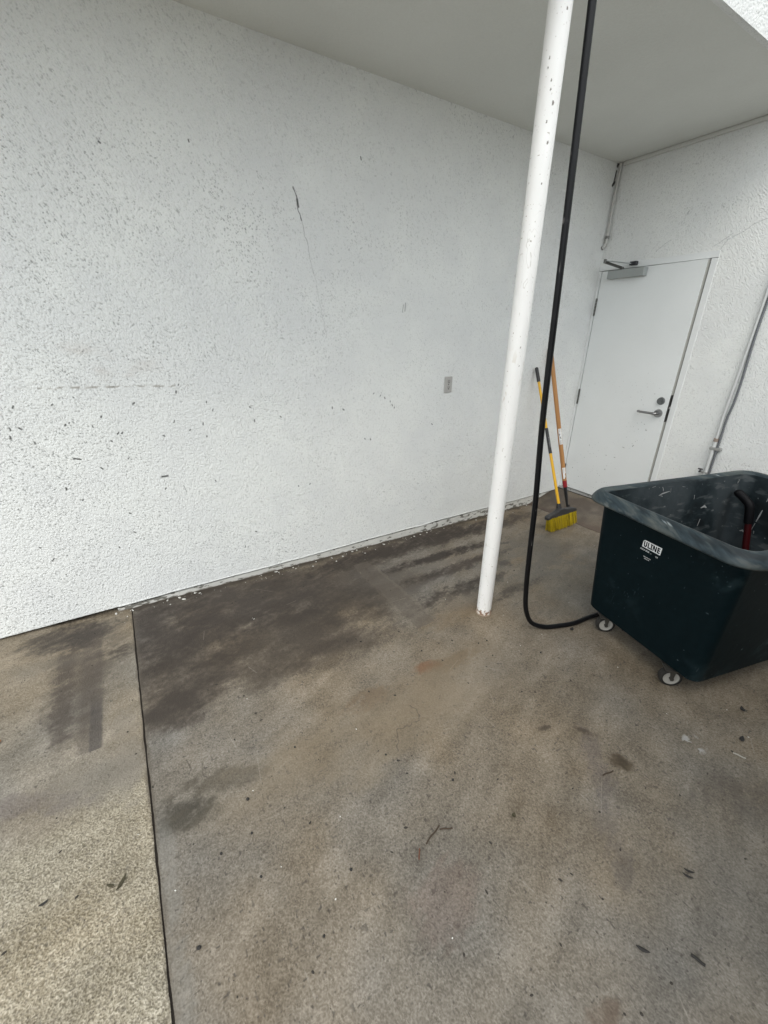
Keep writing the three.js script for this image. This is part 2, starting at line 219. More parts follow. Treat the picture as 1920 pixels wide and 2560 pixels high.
// ---------------------------------------------------------------- concrete paving
// stains: x, z, half length, half depth, turn, strength, colour
const ST = [
  [-4.2, 0.62, 0.34, 0.5, 0, 0.75, [0.30, 0.255, 0.215]], [-3.85, 0.3, 0.75, 0.36, 0, 0.8, [0.325, 0.28, 0.245]], [-3.65, 0.78, 0.65, 0.30, 0.05, 0.7, [0.31, 0.26, 0.21]], [-3.0, 0.4, 0.6, 0.34, 0, 0.6, [0.33, 0.285, 0.245]],
  [-2.95, 0.7, 0.5, 0.24, -0.1, 0.5, [0.33, 0.285, 0.24]], [-2.15, 0.16, 0.9, 0.14, 0, 0.85, [0.29, 0.24, 0.2]], [-2.05, 0.45, 0.65, 0.055, 0.04, 0.85, [0.275, 0.23, 0.195]], [-2.1, 0.66, 0.5, 0.06, -0.03, 0.7, [0.29, 0.245, 0.21]], [-2.3, 0.92, 0.4, 0.075, 0, 0.7, [0.28, 0.24, 0.205]],
  [-1.95, 1.13, 0.25, 0.05, 0, 0.7, [0.3, 0.26, 0.215]], [-1.2, 0.2, 0.6, 0.1, 0, 0.6, [0.30, 0.255, 0.22]], [-1.75, 0.82, 0.08, 0.05, 0.4, 0.6, [0.3, 0.265, 0.23]], [-1.55, 0.52, 0.12, 0.025, 0.3, 0.6, [0.3, 0.27, 0.235]], [-3.3, 1.05, 0.4, 0.12, 0, 0.4, [0.36, 0.31, 0.26]], [-4.3, 1.02, 0.15, 0.12, 0, 0.55, [0.31, 0.265, 0.225]],
  [-4.28, 1.56, 0.12, 0.06, 0.5, 0.7, [0.3, 0.275, 0.22]], [-4.13, 1.5, 0.16, 0.05, 0.3, 0.45, [0.36, 0.32, 0.25]], [-3.02, 1.41, 0.09, 0.04, 0.1, 0.65, [0.58, 0.36, 0.22]], [-2.86, 1.45, 0.16, 0.055, 0.1, 0.5, [0.5, 0.4, 0.27]], [-3.41, 1.44, 0.12, 0.06, 0, 0.55, [0.5, 0.4, 0.29]],
  [-3.5, 1.6, 0.7, 0.2, 0.05, 0.42, [0.69, 0.615, 0.5]], [-2.95, 1.55, 0.5, 0.2, 0, 0.35, [0.68, 0.61, 0.51]], [-2.6, 1.15, 0.25, 0.08, 0, 0.35, [0.6, 0.5, 0.37]], [-2.64, 2.29, 0.045, 0.035, 0.8, 0.8, [0.33, 0.26, 0.17]], [-2.62, 2.33, 0.03, 0.03, 0, 0.6, [0.36, 0.3, 0.2]], [-2.63, 2.13, 0.05, 0.018, 0.9, 0.7, [0.34, 0.28, 0.21]], [-2.78, 2.02, 0.03, 0.012, 0.3, 0.6, [0.33, 0.28, 0.22]],
  [-3.38, 2.71, 0.06, 0.025, 0.3, 0.5, [0.4, 0.3, 0.22]], [-2.36, 2.63, 0.16, 0.09, 0.2, 0.45, [0.42, 0.38, 0.34]], [-2.72, 2.25, 0.05, 0.2, 0.7, 0.3, [0.42, 0.38, 0.39]], [-2.95, 2.45, 0.05, 0.16, 0.7, 0.3, [0.42, 0.39, 0.38]], [-3.6, 2.28, 0.12, 0.1, 0, 0.22, [0.52, 0.38, 0.32]], [-1.6, 1.2, 0.5, 0.4, 0, 0.35, [0.5, 0.5, 0.48]],
  [-1.3, 0.8, 0.55, 0.35, 0, 0.4, [0.43, 0.43, 0.42]], [-4.37, 1.9, 0.035, 0.42, 0, 0.4, [0.64, 0.63, 0.6]], [-2.4, 0.55, 0.5, 0.05, 0.02, 0.5, [0.52, 0.49, 0.45]], [-2.55, 0.74, 0.3, 0.05, 0, 0.45, [0.5, 0.47, 0.44]], [-2.45, 1.03, 0.16, 0.08, 0, 0.5, [0.55, 0.5, 0.44]], [-3.0, 2.8, 0.8, 0.25, 0, 0.2, [0.46, 0.44, 0.41]],
];
function stain(x, z, c, list) {
  const N = [fbm(x * 5 + 31, z * 11 + 17, 4) - 0.5, fbm(x * 6 + 80, z * 9 + 55, 4) - 0.5], f = vn(x * 70, z * 70) - 0.5, N2 = fbm((x * 0.94 - z * 0.34) * 11 + 3, (z * 0.94 + x * 0.34) * 34, 4) - 0.5;
  for (const [sx, sz, a, b, an, s, col] of list) {
    const dx = x - sx, dz = z - sz; if (Math.abs(dx) > 1.65 * Math.max(a, b) || Math.abs(dz) > 1.65 * Math.max(a, b)) continue;
    const ca = Math.cos(an), sa = Math.sin(an), u = (dx * ca + dz * sa) / a, v = (dz * ca - dx * sa) / b, q = u * u + v * v;
    if (q > 2.6) continue;
    const n = N[(sx * 100 & 1)], small = sm(0.2, 0.06, Math.min(a, b));
    const k = sm(1.7, -0.2, q + n * (2.4 - small * 1.2) + N2 * (0.6 + small * 1.9) + f * (0.35 + small * 0.5)); if (k > 0) { const e = Math.min(1, k * s * 1.15) * (0.9 + 0.25 * n), m = col[0] < 0.4 ? 0.62 : 0.72; c[0] += (col[0] * m - c[0]) * e; c[1] += (col[1] * m - c[1]) * e; c[2] += (col[2] * m - c[2]) * e; }
  }
}
const FCR = [[[-3.25, 1.58], [-3.245, 1.63], [-3.26, 1.68], [-3.32, 1.675], [-3.39, 1.67]], [[-3.39, 1.67], [-3.44, 1.76]], [[-1.6, 2.4], [-1.63, 2.51], [-1.75, 2.62]], [[-2.55, 1.83], [-2.45, 1.86], [-2.4, 1.92]], [[-4.25, 1.33], [-4.245, 1.4]], [[-4.2, 1.38], [-4.19, 1.45]]];
const SCR = []; for (let i = 0; i < 90; i++) { const x = -4.3 + rnd() * 3.6, z = 0.1 + rnd() * 3, an = rnd() * 6.28, l = 0.02 + rnd() * 0.12; SCR.push([x, z, x + Math.cos(an) * l, z + Math.sin(an) * l, 0.001 + rnd() * 0.0012, rnd()]); }
function concrete(x, z, c, rough) {
  const big = fbm(x * 0.9 + 3, z * 1.4 + 1, 3) - 0.5, xr = x * 0.94 - z * 0.34, zr = z * 0.94 + x * 0.34, str = fbm(xr * 3 + 9, zr * 15, 4) - 0.5, mid = fbm(x * 8, z * 8 + 30, 4) - 0.5;
  const g1 = vn(x * 230, z * 230) - 0.5, g2 = vn(x * 480 + 5, z * 480) - 0.5, hue = fbm(x * 2.5 + 70, z * 2.5, 3) - 0.5, por = vn(x * 120 + 9, z * 120 + 4);
  const t = big * 0.07 + str * 0.12 + mid * 0.12 + g1 * 0.13 * rough + g2 * 0.13 * rough;
  c[0] = 0.438 + t + hue * 0.045; c[1] = 0.404 + t; c[2] = 0.354 + t - hue * 0.06;
  mixc(c, [0.2, 0.18, 0.16], sm(0.87, 0.95, por) * 0.55); const p2 = vn(x * 70 + 2, z * 70 + 60); mixc(c, [0.22, 0.2, 0.175], sm(0.9, 0.97, p2) * 0.4);
  c[3] = 0.5 + mid * 0.3 + g1 * 0.35 * rough + g2 * 0.3 * rough - sm(0.9, 0.98, por) * 0.3;
}
const SZ = 3.5;
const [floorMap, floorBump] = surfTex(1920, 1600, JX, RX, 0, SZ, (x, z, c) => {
  concrete(x, z, c, 1);
  stain(x, z, c, ST);
  { // pale print of a plank that lay here, brown on one side
    const e = (vn(x * 40, z * 40) - 0.5) * 0.02; if (x > -2.86 + e && x < -2.72 + e && z > 0.22 && z < 1.12 + e) { mixc(c, [0.35, 0.32, 0.285], 0.55 * sm(0.2, 0.3, fbm(x * 20, z * 8, 3))); }
    if (x > -2.722 + e && x < -2.7 + e && z > 0.3 && z < 1.1) mixc(c, [0.4, 0.37, 0.33], 0.5); if (Math.abs(x + 2.865 + e) < 0.008 && z > 0.3 && z < 1.1) mixc(c, [0.38, 0.345, 0.3], 0.35);
  }
  const w1 = (vn(x * 50, z * 50) - 0.5) * 0.02, w2 = (vn(x * 50 + 9, z * 50) - 0.5) * 0.02; for (const p of FCR) for (let i = 0; i + 1 < p.length; i++) { if (Math.abs(x - p[i][0]) > 0.25 || Math.abs(z - p[i][1]) > 0.25) continue; const q = segD(x + w1, z + w2, ...p[i], ...p[i + 1]); if (q < 0.004) { const k = sm(0.0032, 0.0008, q); mixc(c, [0.22, 0.19, 0.16], k * 0.45); c[3] -= k * 0.5; } }
  for (const [a, b, d, e, w, s] of SCR) if (Math.abs(x - a) < 0.15 && Math.abs(z - b) < 0.15) { const q = segD(x, z, a, b, d, e); if (q < w) mixc(c, s > 0.3 ? [0.6, 0.58, 0.54] : [0.3, 0.26, 0.23], 0.35); }
  const wp = Math.hypot(x + 2.25, z - 2.43); if (wp < 0.07) mixc(c, [0.66, 0.66, 0.65], 0.8 * sm(0.58, 0.68, fbm(x * 40, z * 40, 3)) * sm(0.07, 0.03, wp));
  const jd = x - JX; if (jd < 0.05) mixc(c, [0.33, 0.3, 0.26], sm(0.02, 0.0, jd + (fbm(x * 40, z * 12, 3) - 0.5) * 0.03) * 0.6);
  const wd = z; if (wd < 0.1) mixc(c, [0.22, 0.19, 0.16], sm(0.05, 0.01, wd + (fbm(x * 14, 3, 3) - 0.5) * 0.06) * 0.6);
});
const STL = [[-4.66, 0.5, 0.12, 0.5, 0, 0.45, [0.33, 0.285, 0.25]], [-4.7, 0.15, 0.25, 0.13, 0, 0.7, [0.3, 0.27, 0.245]], [-4.5, 0.35, 0.1, 0.3, 0, 0.4, [0.42, 0.38, 0.33]], [-4.47, 0.42, 0.08, 0.06, 0.2, 0.5, [0.3, 0.26, 0.22]], [-4.72, 0.7, 0.04, 0.4, 0, 0.45, [0.38, 0.33, 0.29]], [-4.85, 1.2, 0.3, 0.05, 0.45, 0.35, [0.45, 0.4, 0.4]], [-4.9, 0.35, 0.3, 0.06, 0.1, 0.3, [0.5, 0.47, 0.42]], [-4.6, 1.25, 0.2, 0.1, 0.3, 0.4, [0.68, 0.65, 0.6]], [-4.46, 1.15, 0.05, 0.3, 0, 0.45, [0.68, 0.64, 0.58]]];
const [leftMap, leftBump] = surfTex(768, 1536, JX - 1.4, JX, 0, 2.8, (x, z, c) => {
  const r = 0.9 + 0.9 * sm(1.2, 1.6, z + (fbm(x * 3, z * 3, 2) - 0.5) * 0.4);
  concrete(x + 11, z + 7, c, r);
  const ag = vn(x * 330 + 40, z * 330), ag2 = vn(x * 210 + 5 * vn(x * 60, z * 60), z * 210 + 12), rk = sm(0.95, 1.5, r); // worn surface showing its sand and pebbles
  c[0] += 0.05 + 0.07 * rk; c[1] += 0.05 + 0.07 * rk; c[2] += 0.045 + 0.055 * rk; mixc(c, [0.66, 0.63, 0.55], sm(0.5, 0.9, ag) * 0.4 * rk); mixc(c, [0.3, 0.27, 0.23], sm(0.4, 0.1, ag2) * 0.35 * rk);
  c[3] += (ag - 0.5) * 0.45 * rk + (ag2 - 0.5) * 0.4 * rk;
  stain(x, z, c, STL);
  const e = (vn(x * 60, z * 60) - 0.5) * 0.01; // print of a board, with a darker strip down its middle
  if (x > -4.665 && x < -4.545 && z > 0.12 && z < 1.08 + e + (x + 4.6) * 0.05) mixc(c, [0.27, 0.24, 0.215], 0.4 * sm(-4.665, -4.63 + e, x) * sm(-4.545, -4.57 + e, x));
  if (x > -4.61 && x < -4.55 && z > 0.7 && z < 1.08 + e) mixc(c, [0.23, 0.215, 0.21], 0.45 * sm(-4.61, -4.6 + e, x) * sm(-4.55, -4.565 + e, x) * sm(0.7, 0.85, z));
  if (JX - x < 0.04) mixc(c, [0.3, 0.27, 0.23], sm(0.014, 0, JX - x + (fbm(x * 40, z * 12, 3) - 0.5) * 0.02) * 0.6);
});
const [rampMap, rampBump] = surfTex(512, 1024, RX, 0, 0, 2, (x, z, c) => {
  concrete(x + 31, z + 3, c, 0.8); const t = fbm(x * 5, z * 5, 3); mixc(c, [0.36, 0.325, 0.29], 0.5); mixc(c, [0.27, 0.24, 0.215], 0.6 * sm(0.45, 0.65, t));
  mixc(c, [0.32, 0.27, 0.235], 0.6 * sm(0.09, 0.02, Math.abs(x - RX) + (t - 0.5) * 0.15));
});
const paving = new THREE.Group(); paving.name = 'concrete_paving'; paving.userData = { kind: 'structure', label: 'stained grey brown concrete paving in three slabs', category: 'pavement' }; scene.add(paving);
function slab(x0, x1, z0, z1, map, bump, bs, ua, ub, seg = 1) {
  const g = new THREE.BoxGeometry(x1 - x0, 0.14, z1 - z0, seg, 1, 420).translate((x0 + x1) / 2, -0.07, (z0 + z1) / 2), p = g.attributes.position;
  const eps = 1e-4; for (let i = 0; i < p.count; i++) { const x = p.getX(i), xx = clamp(x, x0 + eps, x1 - eps); p.setY(i, p.getY(i) + floorY(xx)); const j = (fbm(p.getZ(i) * 9 + x0, 3, 4) - 0.5) * 0.008 + (vn(p.getZ(i) * 60, x0) - 0.5) * 0.002; if (x < x0 + eps) p.setX(i, x + Math.max(j, -0.001)); else if (x > x1 - eps) p.setX(i, x - Math.max(-j, -0.001)); }
  g.computeVertexNormals();
  return mesh('slab', planarUV(g, ua, ub), mat({ map, bumpMap: bump, bumpScale: bs, roughness: 0.72 }), paving);
}
slab(-8, JX - 0.0035, -0.08, 6, leftMap, leftBump, 0.004, (x) => (x - JX + 1.4) / 1.4, (x, y, z) => z / 2.8);
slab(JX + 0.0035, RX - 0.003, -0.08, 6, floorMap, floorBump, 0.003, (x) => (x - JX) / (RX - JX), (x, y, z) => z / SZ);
slab(RX + 0.003, -0.028, -0.08, 6, rampMap, rampBump, 0.003, (x) => (x - RX) / -RX, (x, y, z) => z / 2);
mesh('joint_filler', box(JX - 0.03, JX + 0.03, mainY(JX) - 0.13, mainY(JX) - 0.009, -0.07, 5.99), mat({ color: lin(0.035, 0.028, 0.022), roughness: 1 }), paving);
mesh('joint_filler', box(RX - 0.02, RX + 0.02, -0.23, mainY(RX) - 0.012, -0.07, 5.99), mat({ color: lin(0.05, 0.042, 0.035), roughness: 1 }), paving);
const ground = mesh('ground', new THREE.PlaneGeometry(160, 160).rotateX(-Math.PI / 2).translate(0, -0.28, 0), mat({ color: lin(0.16, 0.155, 0.145), roughness: 0.95 }));
ground.userData = { kind: 'structure' };

// ---------------------------------------------------------------- enclosure wall behind the cart, out of frame
{
  const e = thing('block_wall', 'tall grey block wall closing off the yard behind the cart', 'wall', [-2.4, -0.28, 3.4]), bm = mat({ color: lin(0.16, 0.155, 0.145), roughness: 0.9 });
  mesh('wall_body', box(-0.95, 0.95, 0, 2.6, 0, 0.2), bm, e); mesh('cap', rbox(-0.98, 0.98, 2.602, 2.66, -0.03, 0.23, 0.01), bm, e);
}
// ---------------------------------------------------------------- steel post
{
  const PR = 0.0475, PX = -2.38, PZ = 1.207, y0 = floorY(PX), H = CEIL - y0;
  const SP = [[2.39, 2.588, 0.006], [2.33, 2.561, 0.006], [1.99, 2.519, 0.01], [2.31, 2.456, 0.007], [2.02, 2.387, 0.009], [2.07, 2.244, 0.005], [2.06, 1.568, 0.006], [1.93, 1.482, 0.004], [2.75, 2.66, 0.006], [2.8, 2.63, 0.005], [2.2, 1.0, 0.004], [2.5, 0.8, 0.004], [2.3, 0.62, 0.005], [2.1, 0.3, 0.004], [1.8, 2.8, 0.006]];
  const [pm, pb] = surfTex(384, 1536, 0, 2 * Math.PI, 0, H, (th, h, c) => {
    const an = Math.PI / 2 - th, y = h + y0, s = th * PR, t = (fbm(s * 30, h * 6, 3) - 0.5) * 0.035; c[0] = 0.925 + t; c[1] = 0.922 + t; c[2] = 0.91 + t; c[3] = 0.5 + (fbm(s * 60, h * 30, 3) - 0.5) * 0.4;
    for (const [a, yy, r] of SP) { let d = Math.abs(an - a); d = Math.min(d, Math.abs(d - 2 * Math.PI)) * PR; const q = Math.hypot(d * 1.6, y - yy) + (vn(s * 300, h * 300) - 0.5) * r; if (q < r) mixc(c, [0.36, 0.33, 0.3], 0.8 * sm(r, r * 0.4, q)); }
    const sp = vn(s * 160 + 4, h * 120); mixc(c, [0.55, 0.5, 0.44], sm(0.93, 0.98, sp) * 0.7);
    const lines = Math.abs(fbm(s * 22 + 2, h * 9, 3) - 0.5); mixc(c, [0.74, 0.72, 0.69], sm(0.008, 0.002, lines) * 0.5 * sm(0.5, 0.6, fbm(s * 9, h * 3, 2))); c[3] -= sm(0.01, 0.002, lines) * 0.2;
    const ch = sm(0.6, 0.66, fbm(s * 75, h * 75, 3) + 0.14 * sm(0.07, 0.0, h)); const low = sm(0.06, 0.02, h); mixc(c, [0.38, 0.24, 0.15], ch * low * 0.9); mixc(c, [0.72, 0.66, 0.58], 0.4 * sm(0.05, 0.01, h));
    const scr = sm(0.62, 0.7, fbm(s * 60, h * 18 + 3, 3)) * sm(0.25, 0.1, Math.abs(y - 1.35)) ; mixc(c, [0.7, 0.64, 0.56], scr * 0.3 * sm(0.55, 0.65, vn(s * 40, h * 12)));
  });
  const pt = thing('steel_post', 'white painted round steel post standing in front of the long wall', 'post', [PX, y0, PZ]);
  const g = new THREE.CylinderGeometry(PR, PR, H, 56, 60, true).translate(0, H / 2, 0), p = g.attributes.position;
  for (let i = 0; i < p.count; i++) { const y = p.getY(i), a = Math.atan2(p.getZ(i), p.getX(i)), k = 1 + (fbm(Math.cos(a) * 2 + 5, y * 3 + Math.sin(a) * 2, 2) - 0.5) * 0.012; p.setX(i, p.getX(i) * k); p.setZ(i, p.getZ(i) * k); }
  mesh('shaft', g, mat({ map: pm, bumpMap: pb, bumpScale: 0.0008, roughness: 0.42 }), pt);
  mesh('top_plate', rbox(-0.09, 0.09, H - 0.012, H - 0.0005, -0.09, 0.09, 0.003), paint, pt);
  mesh('base_weld', new THREE.TorusGeometry(PR + 0.001, 0.0035, 8, 48).rotateX(Math.PI / 2).translate(0, 0.003, 0), mat({ color: lin(0.35, 0.27, 0.2), roughness: 0.9 }), pt);
}

// ---------------------------------------------------------------- hanging black hose
{
  const r = 0.0145, pts = [[-2.60, 6.5, 1.36], [-2.585, 6.45, 1.41], [-2.58, 5.6, 1.43], [-2.565, 4, 1.46], [-2.545, 2.9, 1.48], [-2.518, 2.35, 1.485], [-2.487, 1.86, 1.485], [-2.447, 1.245, 1.485], [-2.405, 0.8, 1.49], [-2.375, 0.48, 1.485], [-2.34, 0.22, 1.478], [-2.305, 0.06, 1.478], [-2.25, -0.045, 1.495], [-2.17, -0.082, 1.535], [-2.07, floorY(-2.07) + r, 1.575], [-1.97, floorY(-1.97) + r, 1.605], [-1.8, floorY(-1.8) + r, 1.62], [-1.6, floorY(-1.6) + r, 1.66], [-1.35, floorY(-1.35) + r, 1.8]];
  const g = tube(pts, r, 420, 18);
  const [hm, hb] = surfTex(128, 2048, 0, 1, 0, 8, (a, b, c) => { const t = (fbm(a * 6, b * 20, 3) - 0.5) * 0.05; c[0] = 0.05 + t; c[1] = 0.053 + t; c[2] = 0.062 + t; c[3] = 0.5; mixc(c, [0.42, 0.41, 0.4], sm(0.9, 0.97, vn(a * 9, b * 22 + 3)) * 0.8); });
  hm.wrapS = hm.wrapT = THREE.RepeatWrapping; planarUV(g, () => 0, () => 0);
  const uv = g.attributes.uv; for (let i = 0; i < uv.count; i++) { uv.setXY(i, (i % 19) / 18, Math.floor(i / 19) / 420); }
  tag(mesh('rubber_hose', g, phys({ map: hm, roughness: 0.4, specularIntensity: 0.5 })), 'long black rubber hose hanging from above and bending under the plastic cart', 'hose');
}

// ---------------------------------------------------------------- wall fittings
{
  const o = thing('electrical_outlet', 'grey duplex electrical outlet on the long white wall', 'outlet', [-1.805, 1.24, 0.0]);
  const grey = mat({ color: lin(0.42, 0.41, 0.39), roughness: 0.5 }), dark = mat({ color: lin(0.02, 0.02, 0.02) });
  mesh('cover_plate', new RoundedBoxGeometry(0.08, 0.13, 0.012, 3, 0.005).translate(0, 0, 0.006), grey, o);
  for (const s of [1, -1]) {
    const sh = new THREE.Shape(); sh.absarc(0, 0, 0.017, Math.PI * 0.2, Math.PI * 0.8); sh.absarc(0, 0, 0.017, Math.PI * 1.2, Math.PI * 1.8); sh.closePath();
    const rc = mesh('receptacle', new THREE.ExtrudeGeometry(sh, { depth: 0.003, bevelEnabled: false, curveSegments: 16 }).translate(0, s * 0.025, 0.0122), mat({ color: lin(0.36, 0.35, 0.33), roughness: 0.5 }), o);
    mesh('slot', mergeGeometries([box(-0.0078, -0.0052, s * 0.025 + 0.001, s * 0.025 + 0.009, 0.013, 0.0158), box(0.0052, 0.0078, s * 0.025 + 0.001, s * 0.025 + 0.009, 0.013, 0.0158), new THREE.CylinderGeometry(0.0042, 0.0042, 0.003, 12).rotateX(Math.PI / 2).translate(0, s * 0.025 - 0.009, 0.0142)]), dark, rc);
  }
  mesh('screw', new THREE.CylinderGeometry(0.004, 0.004, 0.003, 12).rotateX(Math.PI / 2).translate(0, 0, 0.0128), dark, o);
}
{
  const c = thing('electrical_conduit', 'thin painted conduit running down the wall corner above the door', 'conduit', [-0.022, 2.36, 0.03]), cm = mat({ color: lin(0.55, 0.55, 0.52), roughness: 0.5 });
  mesh('pipe', tube([[0, 0.668, 0], [0.001, 0.5, -0.003], [-0.001, 0.3, -0.002], [0, 0.11, 0]], 0.0105, 40, 12), cm, c);
  mesh('elbow', tube([[0, 0.11, 0], [0, 0.07, -0.001], [-0.003, 0.045, -0.01], [-0.008, 0.03, -0.022], [-0.01, 0.026, -0.032]], 0.0125, 24, 12), cm, c);
  const cpm = mat({ color: lin(0.2, 0.2, 0.19), roughness: 0.5, metalness: 0.5 }); mesh('coupling', rod([0, 0.1, 0], [0, 0.122, 0], 0.0155), cpm, c); mesh('coupling', rod([-0.0085, 0.0295, -0.023], [-0.01, 0.026, -0.03], 0.0165), cpm, c);
}
{
  const y0 = -0.02, c = thing('electrical_conduit', 'white conduit pipe on the door wall to the right of the door', 'conduit', [-0.02, y0, 1.37]), cm = mat({ color: lin(0.6, 0.61, 0.6), roughness: 0.45 });
  mesh('pipe', tube([[0.004, CEIL - y0, 0.012], [0.004, 2, 0.014], [0.003, 1.47, 0.008], [0.003, 1.05, -0.003], [0.003, 0.85, 0.001]], 0.0125, 60, 12), cm, c);
  mesh('lower_pipe', rod([0, 0.02, 0.003], [0, 0.862, 0.001], 0.0165, 0.0165, 18), cm, c);
  mesh('coupling', rod([0, 0.845, 0.001], [0, 0.872, 0.001], 0.0185, 0.0185, 18), mat({ color: lin(0.3, 0.24, 0.2), roughness: 0.6 }), c);
  mesh('strap', rbox(-0.018, 0.018, 0.775, 0.8, -0.022, 0.06, 0.004), alu, c); mesh('strap', rbox(-0.018, 0.016, 0.57, 0.582, -0.03, 0.024, 0.003), alu, c);
  mesh('valve_tap', mergeGeometries([rod([0.01, 0.575, -0.035], [-0.03, 0.58, -0.035], 0.007), rod([-0.03, 0.572, -0.035], [-0.03, 0.605, -0.03], 0.005), rbox(-0.037, -0.024, 0.598, 0.608, -0.05, -0.015, 0.003)]), mat({ color: lin(0.025, 0.025, 0.028), roughness: 0.5 }), c);
  const cab = tube([[-0.018, 3.0, 1.42], [-0.018, 2.4, 1.418], [-0.02, 1.88, 1.404], [-0.02, 1.742, 1.4], [-0.022, 1.573, 1.402], [-0.022, 1.44, 1.406], [-0.024, 1.3, 1.41], [-0.022, 1.141, 1.407], [-0.02, 1.02, 1.396], [-0.022, 0.85, 1.398], [-0.024, 0.58, 1.4], [-0.022, 0.25, 1.404], [-0.022, 0.0, 1.405]], 0.0085, 900, 10), p = cab.attributes.position, n = cab.attributes.normal;
  for (let i = 0; i < p.count; i++) { const k = (Math.floor(i / 11) % 4) < 2 ? 0.0012 : -0.0008; p.setXYZ(i, p.getX(i) + n.getX(i) * k, p.getY(i) + n.getY(i) * k, p.getZ(i) + n.getZ(i) * k); } cab.computeVertexNormals();
  tag(mesh('flexible_cable', cab, mat({ color: lin(0.17, 0.18, 0.19), roughness: 0.4, metalness: 0.6 })), 'grey ribbed flexible cable bowing beside the white conduit on the door wall', 'cable');
}

// ---------------------------------------------------------------- broom
{
  const bx = -0.735, bz = 0.575, fy = floorY(-0.75), o = thing('angle_broom', 'yellow handled broom with black head and yellow bristles leaning on the wall', 'broom', [bx, fy, bz]);
  const A = [-0.012, 0.2, -0.028], T = [-0.007, 1.346 - fy, 0.026 - bz], yel = mat({ color: lin(0.72, 0.4, 0.012), roughness: 0.35 }), blk = mat({ color: lin(0.018, 0.018, 0.019), roughness: 0.45 });
  mesh('handle', mergeGeometries([rod(lerp3(A, T, 0.02), lerp3(A, T, 0.4), 0.0135), rod(lerp3(A, T, 0.57), lerp3(A, T, 0.93), 0.0125)]), yel, o);
  mesh('middle_sleeve', rod(lerp3(A, T, 0.395), lerp3(A, T, 0.575), 0.0155, 0.015), blk, o);
  mesh('grip', mergeGeometries([rod(lerp3(A, T, 0.9), lerp3(A, T, 0.99), 0.0155, 0.0165), new THREE.SphereGeometry(0.0165, 16, 10).translate(...lerp3(A, T, 0.99))]), blk, o);
  const script = new THREE.CanvasTexture((() => { const k = document.createElement('canvas'); k.width = 256; k.height = 32; const x = k.getContext('2d'); x.fillStyle = '#161616'; x.fillRect(0, 0, 256, 32); x.fillStyle = '#c9c9c9'; x.font = 'italic 24px serif'; x.fillText('~', 4, 22); for (let i = 0; i < 26; i++) x.fillRect(26 + i * 8, 11 + (i * 7) % 5, 5, 9); return k; })()); script.colorSpace = THREE.SRGBColorSpace;
  { const d = V(T[0] - A[0], T[1] - A[1], T[2] - A[2]).normalize(); const L = 0.13, g = new THREE.CylinderGeometry(0.0158, 0.0158, L, 10, 1, true, -0.75, 0.7); const uv = g.attributes.uv; for (let i = 0; i < uv.count; i++) uv.setXY(i, 1 - uv.getY(i), uv.getX(i)); g.applyQuaternion(new THREE.Quaternion().setFromUnitVectors(V(0, 1, 0), d)); const m = lerp3(A, T, 0.475); g.translate(...m); mesh('printed_script', g, mat({ map: script, roughness: 0.5 }), o); }
  mesh('socket', rod([-0.012, 0.135, -0.015], lerp3(A, T, 0.035), 0.032, 0.019, 24), blk, o);
  const s = new THREE.Shape(); s.moveTo(-0.208, 0.138); s.lineTo(0.202, 0.142); s.lineTo(0.206, 0.152); s.quadraticCurveTo(0.195, 0.17, 0.15, 0.174); s.quadraticCurveTo(0.06, 0.178, 0.02, 0.195); s.lineTo(-0.05, 0.195); s.quadraticCurveTo(-0.1, 0.172, -0.17, 0.165); s.quadraticCurveTo(-0.206, 0.16, -0.21, 0.15); s.closePath();
  const cap = new THREE.ExtrudeGeometry(s, { depth: 0.036, bevelEnabled: true, bevelSize: 0.008, bevelThickness: 0.009, bevelSegments: 3, curveSegments: 10 }).translate(0, 0, -0.022);
  cap.translate(0, -0.118, 0).rotateX(-0.12).translate(0, 0.118, 0);
  mesh('head', cap, mat({ color: lin(0.03, 0.03, 0.031), roughness: 0.5 }), o);
  const parts = [];
  for (let i = 0; i < 1500; i++) {
    const u = rnd() * 2 - 1, w = rnd() * 2 - 1, x0 = u * 0.203, z0 = w * 0.02, fl = u > 0.85 ? 0.05 : 0.014, x1 = x0 * 0.96 + 0.012 + (rnd() - 0.45) * fl, z1 = 0.012 + w * 0.034 + (rnd() - 0.5) * 0.02;
    const lo = floorY(bx + x1) - fy + 0.002, y1 = Math.max(lo, 0.003 + rnd() * 0.02 + (u > 0.3 ? (u - 0.3) * 0.012 : 0)), q = rod([x0, 0.145, z0], [x1, y1, z1], 0.0016, 0.0013, 4, true);
    const c = new Float32Array(q.attributes.position.count * 3), t = 0.6 + rnd() * 0.55, br = rnd() < 0.12 ? 0.35 : 1; for (let k = 0; k < c.length; k += 3) { c[k] = 0.5 * t * br; c[k + 1] = 0.37 * t * br; c[k + 2] = 0.008; } q.setAttribute('color', new THREE.BufferAttribute(c, 3)); parts.push(q);
  }
  const br = mesh('bristles', mergeGeometries(parts), mat({ vertexColors: true, roughness: 0.5 }), o); br.userData.kind = 'stuff';
}
